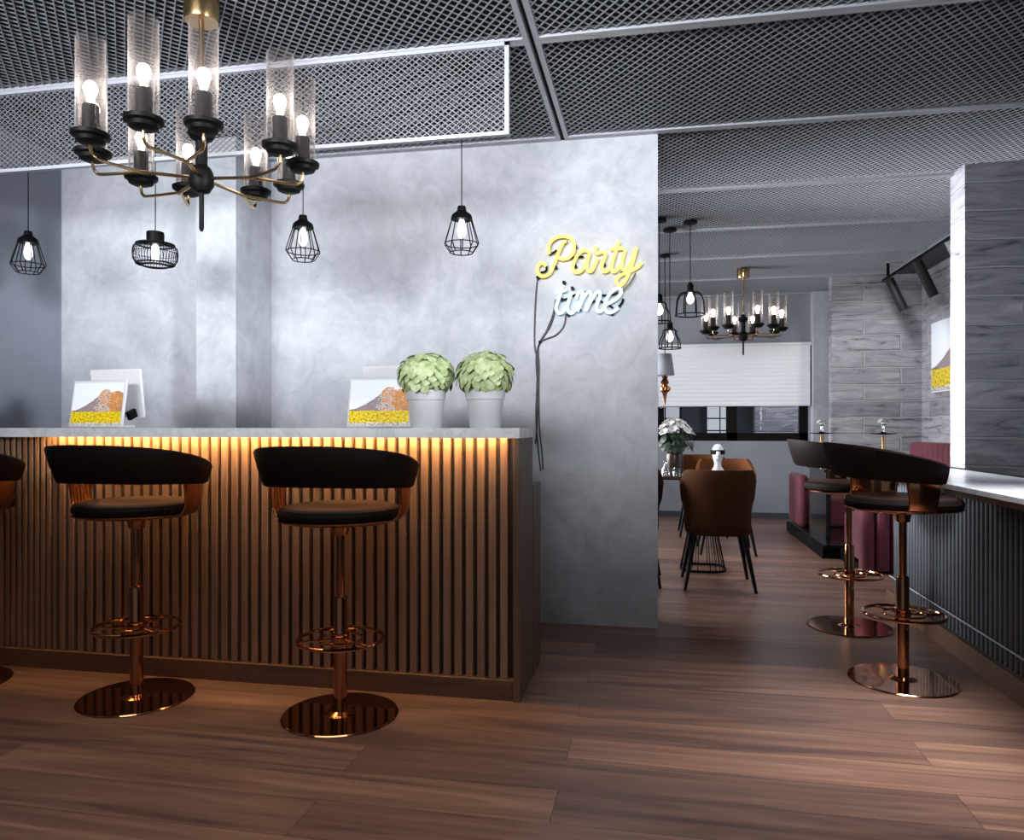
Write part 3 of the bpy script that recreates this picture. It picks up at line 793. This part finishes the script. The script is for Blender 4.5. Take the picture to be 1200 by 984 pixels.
# ------------------------------------------------------------------ dining chairs
def make_dchair(name, m, label, loc, rz):
    """faces +Y"""
    t = root(name, label, 'chair', loc, rz, 'velvet dining chairs')
    rbox(-.19,.19,-.20,.24,.40,.475).build('seat', m, t, bevel=.03, segs=4)
    A = R(98)
    def sh(u, v, off):
        th = -A + 2*A*u; f = abs(th)/A
        zt = .83 - .0*f - .16*max(0, f-.55)**1.2*2
        zb = .375
        z_ = zb + (zt-zb)*v
        w_ = .205 + .025*max(0, v-.35)/.65 + (.012 if v > .5 else 0)
        x_ = (w_+off)*math.copysign(abs(math.sin(th))**.72, th)
        y_ = -(.215+off+.05*v)*math.copysign(abs(math.cos(th))**.72, math.cos(th)) 
        return (x_, y_ + .02, z_)
    nb = 40; vp = [0,.06,.2,.35,.5,.65,.8,.94,1]
    vs = []; fs = []
    prof = [(v, .022) for v in vp] + [(v, -.022) for v in reversed(vp)]
    for i in range(nb+1):
        for v, off in prof:
            o_ = off*(.6 if v in (0,1) else 1)
            vs.append(sh(i/nb, v, o_))
    m_ = len(prof)
    for i in range(nb):
        for k in range(m_):
            k2 = (k+1) % m_
            fs.append((i*m_+k, i*m_+k2, (i+1)*m_+k2, (i+1)*m_+k))
    fs.append(tuple(range(m_))); fs.append(tuple(reversed([nb*m_+k for k in range(m_)])))
    MB().add(vs, fs).build('backrest', m, t)
    for sx in (-1, 1):
        for sy in (-1, 1):
            MB().tube([(sx*.16, sy*.15+.01, .40), (sx*.235, sy*.245+.01, .0)], [.020, .011], 10).build('leg', M['black'], t)
    return t
make_dchair('dining_chair', M['velvet'], 'dark brown velvet dining chair nearest the camera, its back turned this way', (.445,5.46,0), R(0))
make_dchair('dining_chair', M['velvet'], 'dark brown dining chair mostly hidden by the wall corner, left of the nearest chair', (-.19,5.5,0), R(0))
make_dchair('dining_chair', M['velvet_orange'], 'rust velvet dining chair across the table, behind the white head bust', (.64,6.98,0), R(180))
make_dchair('dining_chair', M['velvet_orange'], 'rust velvet dining chair farthest back below the black window frame', (.50,8.05,0), R(180))

# dining table
t = root('dining_table', 'dark rectangular dining table on a black wire base behind the nearest chair', 'table', (.25,6.15,0))
rbox(-.52,.42,-.42,.42,.725,.752).build('tabletop', M['table_dark'], t, bevel=.006)
b = MB()
base = [(-.02,-.28),(.28,-.28),(.30,.05),(-.02,.05)]
N = 26; ring0 = []
for k in range(N):
    a = 2*pi*k/N
    ring0.append((.13+.17*math.copysign(abs(math.cos(a))**.6, math.cos(a)), -.10+.17*math.copysign(abs(math.sin(a))**.6, math.sin(a))))
for (x_, y_) in ring0: b.tube([(x_,y_,.02),(.13+(x_-.13)*.55,-.10+(y_+.10)*.55,.40),(x_,y_,.725)], .0035, 5)
b.tube([(x_,y_,.012) for x_, y_ in ring0], .010, 6, closed=True)
b.build('wire_base', M['black'], t)
# head bust with blindfold
t = root('head_bust', 'small white head bust with a black blindfold standing on the dining table', 'ornament', (.49,5.98,.752)); t.scale = (1.12,1.12,1.14)
MB().lathe([(0,0),(.046,0),(.050,.012),(.044,.03),(.026,.055),(.024,.085),(.030,.10),(0,.10)], n=28).build('neck', M['ceramic'], t)
hd = MB(); hd.ball((0,0,.155), .044, 28, (.95,1.1,1.3)); hd.ball((0,-.050,.148), .009, 10, (.8,1,1.6)); hd.ball((0,-.042,.124), .012, 10, (1.2,.8,.5))
hd.v = [(x_, y_ - (.010 if (y_ < -.03 and abs(x_) < .012 and .13 < z_ < .16) else 0), z_ - (.012 if z_ < .12 and y_ < 0 else 0)) for x_, y_, z_ in hd.v]
hd.build('head', M['ceramic'], t)
MB().lathe([(.0440,.142),(.0465,.144),(.0475,.156),(.0465,.168),(.0440,.170)], (0,-.003,0), 32, cap=False).build('blindfold', M['black'], t, solid=.003)
t = tag(MB().box(-.10,.08,-.07,.06,0,.006).box(-.06,.13,-.05,.08,.006,.014).build('magazine', M['white'], None, smooth=False, bevel=.001), 'pale magazine lying flat on the dining table beside the head bust', 'magazine')
t.location = (.33,5.90,.752); t.rotation_euler = (0,0,R(20))
t = root('flower_vase', 'dark brown vase of white lilies on the dining table by the wall corner', 'vase', (.165,6.12,.752))
MB().lathe([(0,0),(.060,0),(.068,.02),(.070,.14),(.062,.175),(.040,.195),(.038,.205),(.032,.205),(.030,.19),(0,.19)], n=36).build('vase', mat('dark_brown_glaze', (.035,.018,.014), .3), t)
rnd = random.Random(5)
gr = MB(); fl = MB()
for i in range(46):
    a = rnd.uniform(0, 2*pi); r_ = rnd.uniform(.03,.15); h = rnd.uniform(.20,.30)
    p_ = Vector((r_*math.cos(a), r_*math.sin(a), h))
    gr.tube([(0,0,.18), p_*.6+Vector((0,0,.07)), p_], .002, 4)
    leaf(gr, p_, Vector((math.cos(a)*.8,math.sin(a)*.8,.5)), Vector((math.cos(a),math.sin(a),-.5)), rnd.uniform(.05,.08), rnd)
for i in range(22):
    a = i*2.4; r_ = .14*math.sqrt((i+.5)/22); 
    c0 = Vector((r_*math.cos(a), r_*math.sin(a), .31+.13*(1-(r_/.15)**2)))
    ax = (Vector((math.cos(a)*r_*6, math.sin(a)*r_*6, .7))).normalized(); e1 = ax.orthogonal().normalized(); e2 = ax.cross(e1)
    for k in range(6):
        q = e1*math.cos(k*pi/3) + e2*math.sin(k*pi/3)
        leaf(fl, c0 + q*.020, ax*.9 - q*.5, q + ax*.4, .046, rnd)
gr.build('greenery', M['stem_green'], t); fl.build('blossom', M['petal'], t)
t = root('carafe', 'small clear glass carafe on the dining table beside the dark vase', 'carafe', (.09,5.84,.752))
MB().lathe([(0,0),(.030,0),(.034,.01),(.030,.05),(.012,.075),(.012,.10),(.018,.108)], n=24, cap=False).build('body', M['glass'], t, solid=.002)
t = root('drinking_glass', 'short clear drinking glass on the dining table near the nearest chair', 'glass', (.17,5.80,.752))
MB().lathe([(0,0),(.028,0),(.033,.06)], n=24, cap=False).build('body', M['glass'], t, solid=.002)

# ------------------------------------------------------------------ booth on the right
t = root('booth_platform', 'low gloss black platform carrying the burgundy booth seats', 'platform', (2.1,7.6,0))
rbox(-.68,.69,-.86,.90,0,.10).build('plinth', M['black'], t, smooth=False)
rbox(-.665,.69,-.85,.89,.10,.115).build('deck', M['glossblack'], t, smooth=False)
def channels(x0, x1, y_, z0, z1, dep, m, parent, n, name='channel_back', face=-1):
    w_ = (x1-x0)/n
    for i in range(n):
        cx = x0+w_*(i+.5)
        s_ = MB()
        pr_ = [(w_*.5, 0), (w_*.47, dep*.45), (w_*.30, dep*.85), (0, dep), (-w_*.30, dep*.85), (-w_*.47, dep*.45), (-w_*.5, 0)]
        vs = []
        hs = [(z0,1),(z1-.03,1),(z1-.008,.75),(z1,.35)]
        for z_, k in hs:
            for a, b_ in pr_: vs.append((cx+a, y_+face*b_*k, z_))
        m_ = len(pr_); fs = []
        for j in range(len(hs)-1):
            for k in range(m_-1): fs.append((j*m_+k, j*m_+k+1, (j+1)*m_+k+1, (j+1)*m_+k))
        fs.append(tuple((len(hs)-1)*m_+k for k in range(m_)))
        s_.add(vs, fs).build(name, m, parent)
# far seat: rounded arm end seen at x=1.42
t = root('banquette', 'burgundy velvet banquette with rounded arm end at the far side of the booth', 'sofa', (2.1,8.1,.115), 0, 'burgundy booth sofas')
rbox(-.58,.19,-.15,.22,.0,.30).build('seat', M['burgundy'], t, bevel=.04, segs=4)
rbox(-.58,.19,.22,.38,.0,.46).build('backrest', M['burgundy'], t, bevel=.05, segs=4)
rbox(-.665,-.56,-.20,.38,.0,.53).build('armrest', M['burgundy'], t, bevel=.05, segs=5)
t = root('banquette', 'burgundy channelled banquette nearest the white bar, its back towards the camera', 'sofa', (2.16,6.25,0), 0, 'burgundy booth sofas')
rbox(-.58,.62,.02,.46,.10,.42).build('seat', M['burgundy'], t, bevel=.04, segs=4)
rbox(-.60,.62,-.10,.05,.04,.74).build('backrest', M['burgundy'], t, bevel=.03, segs=4)
channels(-.60, .62, -.10, .02, .73, .05, M['burgundy'], t, 11)
rbox(-.60,.62,-.09,.46,0,.10).build('plinth', M['black'], t, smooth=False)
t = root('banquette', 'burgundy upright sofa back against the stone niche wall below the framed picture', 'sofa', (2.62,7.5,.115), R(0), 'burgundy booth sofas')
rbox(.02,.17,-.55,.90,.0,.86).build('backrest', M['burgundy'], t, bevel=.04, segs=4)
rbox(-.30,.04,-.55,.86,.0,.30).build('seat', M['burgundy'], t, bevel=.04, segs=4)
for i in range(11):
    s_ = MB().lathe([(.058,.02),(.058,.82),(.035,.855),(0,.86)], (.045,-.48+.13*i,0), 14, a0=pi/2, a1=3*pi/2, cap=False)
    s_.build('channel_back', M['burgundy'], t)
t = root('booth_table', 'gloss black booth table between the burgundy banquettes, carrying the brass tray stands', 'table', (1.9,7.34,.115))
rbox(-.42,.36,-.38,.38,.610,.635).build('tabletop', M['glossblack'], t, smooth=False, bevel=.003)
rbox(-.40,-.36,-.36,.36,0,.610).build('end_panel', M['glossblack'], t, smooth=False, bevel=.002)
rbox(.28,.32,-.36,.36,0,.610).build('end_panel', M['glossblack'], t, smooth=False, bevel=.002)
# tray stands with a white flower head
def make_stand(label, loc):
    t = root('tray_stand', label, 'stand', loc, 0, 'brass tray stands')
    zt = .318
    MB().lathe([(0,0),(.07,0),(.07,.008),(.02,.018),(.018,.03),(0,.03)], n=32).build('base', M['brass'], t)
    MB().lathe([(.020,.02),(.015,zt-.10),(.022,zt-.02)], n=18).build('pole', M['brass'], t)
    MB().lathe([(0,zt-.012),(.10,zt-.004),(.112,zt+.003),(.10,zt+.003),(.03,zt),(.018,zt+.014),(0,zt+.016)], n=36).build('tray', M['black'], t)
    MB().lathe([(.010,zt+.012),(.012,zt+.07),(.030,zt+.085)], n=16, cap=False).build('goblet', M['glass'], t)
    fl = MB(); rnd = random.Random(3)
    for k in range(14):
        a = k*2.4; c0 = (.032*math.cos(a), .028*math.sin(a), zt+.105+.012*math.sin(k*1.7))
        leaf(fl, c0, (math.cos(a)*.6,math.sin(a)*.6,.7), (math.cos(a),math.sin(a),.3), .045, rnd)
    fl.build('flower', M['petal'], t)
    return t
make_stand('slim brass stand with black tray and white flower, in front of the stone wall', (1.888,6.66,.0)).location = (2.005,7.1,.75)
make_stand('slim brass stand with black tray and white flower, farther left by the stone edge', (1.594,7.6,.75))

# ------------------------------------------------------------------ picture on niche wall
t = root('framed_picture', 'mountain landscape picture hanging on the stone wall of the booth niche', 'picture', (2.79,7.60,1.82))
rbox(-.03,.008,-.58,.58,-.35,.35).build('frame', M['white'], t, smooth=False, bevel=.003)
quad_uv('print', [(-.0315,.565,-.335),(-.0315,-.565,-.335),(-.0315,-.565,.335),(-.0315,.565,.335)], M['print_picture'], t)

# ------------------------------------------------------------------ track light
TX, TZ = 2.30, 2.615
t = root('track_light', 'black ceiling track with three tube spotlights aimed at the stone niche', 'track light', (TX,7.0,TZ))
rbox(-.011,.011,-1.25,1.15,-.004,.016).build('track', M['black'], t, smooth=False)
for yh in (-.9, .98): rbox(-.012,.012,yh,yh+.02,.02,ZC-TZ).build('hanger', M['black'], t, smooth=False)
for i, yy in enumerate((.92, .12, -.62)):
    n = Vector((.34,.05,-.72)).normalized()
    p0 = Vector((0,yy,-.02))
    s_ = MB().tube([p0, p0+Vector((0,0,-.03))], .010, 8).build('spot_mount', M['black'], t)
    q0 = p0 + Vector((0,0,-.03)) - n*.03
    sp_ = MB().tube([q0, q0+n*.34], .042, 24)
    sp_.build('spotlight', M['charcoal'] if i < 2 else mat('grey_spot_tube', (.16,.17,.19), .35), t)

# ------------------------------------------------------------------ light
def area(name, loc, target, sx, sy, power, col=(1,1,1), spread=180):
    l = bpy.data.lights.new(name, 'AREA'); l.shape = 'RECTANGLE'; l.size = sx; l.size_y = sy; l.energy = power; l.color = col; l.spread = R(spread)
    o = bpy.data.objects.new(name, l); COL.objects.link(o); o.location = loc
    d = Vector(target) - Vector(loc); o.rotation_euler = d.to_track_quat('-Z', 'Y').to_euler(); return o
def spot(name, loc, target, power, ang=60, blend=.6, col=(1,1,1), rad=.05):
    l = bpy.data.lights.new(name, 'SPOT'); l.energy = power; l.spot_size = R(ang); l.spot_blend = blend; l.color = col; l.shadow_soft_size = rad
    o = bpy.data.objects.new(name, l); COL.objects.link(o); o.location = loc
    d = Vector(target) - Vector(loc); o.rotation_euler = d.to_track_quat('-Z', 'Y').to_euler(); return o
COOL = (.93,.96,1.0)
area('assumed_wall_wash', (-1.7,-.4,2.25), (-1.55,4.3,2.50), 4.4, .6, 62, COOL, 52)  # assumed unseen lamp near the camera, lights the upper wall; no fixture
area('front_floor_fill', (-.2,1.4,2.70), (-.2,1.6,0), 4.5, 1.2, 26, (1,.97,.96), 110)  # added fill, no fixture: brightens the floor before the counter
spot('dining_floor_fill', (1.1,6.3,2.72), (1.0,6.1,0), 110, 74, .8, COOL, .15)  # added spot without a fixture, lifts the dining floor
area('assumed_daylight_fill', (-3.4,7.0,1.5), (1.5,7.0,.5), 3.4, 1.4, 120, COOL, 100)  # bare area lamp added for an assumed side window; no opening is built
spot('assumed_blind_spot', (-.9,7.6,2.45), (.35,9.6,1.75), 95, 52, .25, COOL, .08)  # assumed spot out of view, put in to brighten the blind's left side
area('pier_fill_light', (-1.7,5.2,2.0), (1.92,5.15,1.5), .6, .9, 75, COOL, 50)  # added lamp inside the room, whitens the stone pier's left face
area('bar_top_fill', (1.70,2.9,2.68), (1.6,2.9,0), .3, 2.0, 20, COOL, 50)  # added lamp with no fitting, brightens the marble bar top
area('left_wall_fill', (2.9,.6,2.1), (-3.3,3.85,1.9), .6, .6, 9, COOL, 24)  # added fill lamp for the left wall and pilaster side
area('court_stone_fill', (1.9,10.4,2.7), (2.0,11.3,1.2), 1.0, .5, 30, COOL, 150)  # unseen lamp added to lift the dim court stone
spot('niche_spot_light', (2.42,7.12,2.3), (2.8,7.3,1.2), 30, 80)
spot('niche_spot_light', (2.1,7.3,2.5), (2.35,8.57,1.5), 42, 90)
W = bpy.data.worlds.new('world'); scene.world = W; W.use_nodes = True
bg = W.node_tree.nodes['Background']; bg.inputs[0].default_value = (.55,.62,.75,1); bg.inputs[1].default_value = .2
scene.view_settings.view_transform = 'Standard'; scene.view_settings.look = 'None'
scene.view_settings.gamma = 1; scene.view_settings.exposure = 0; scene.view_settings.use_curve_mapping = False
scene.cycles.max_bounces = 8; scene.cycles.transparent_max_bounces = 24
scene.cycles.use_denoising = True
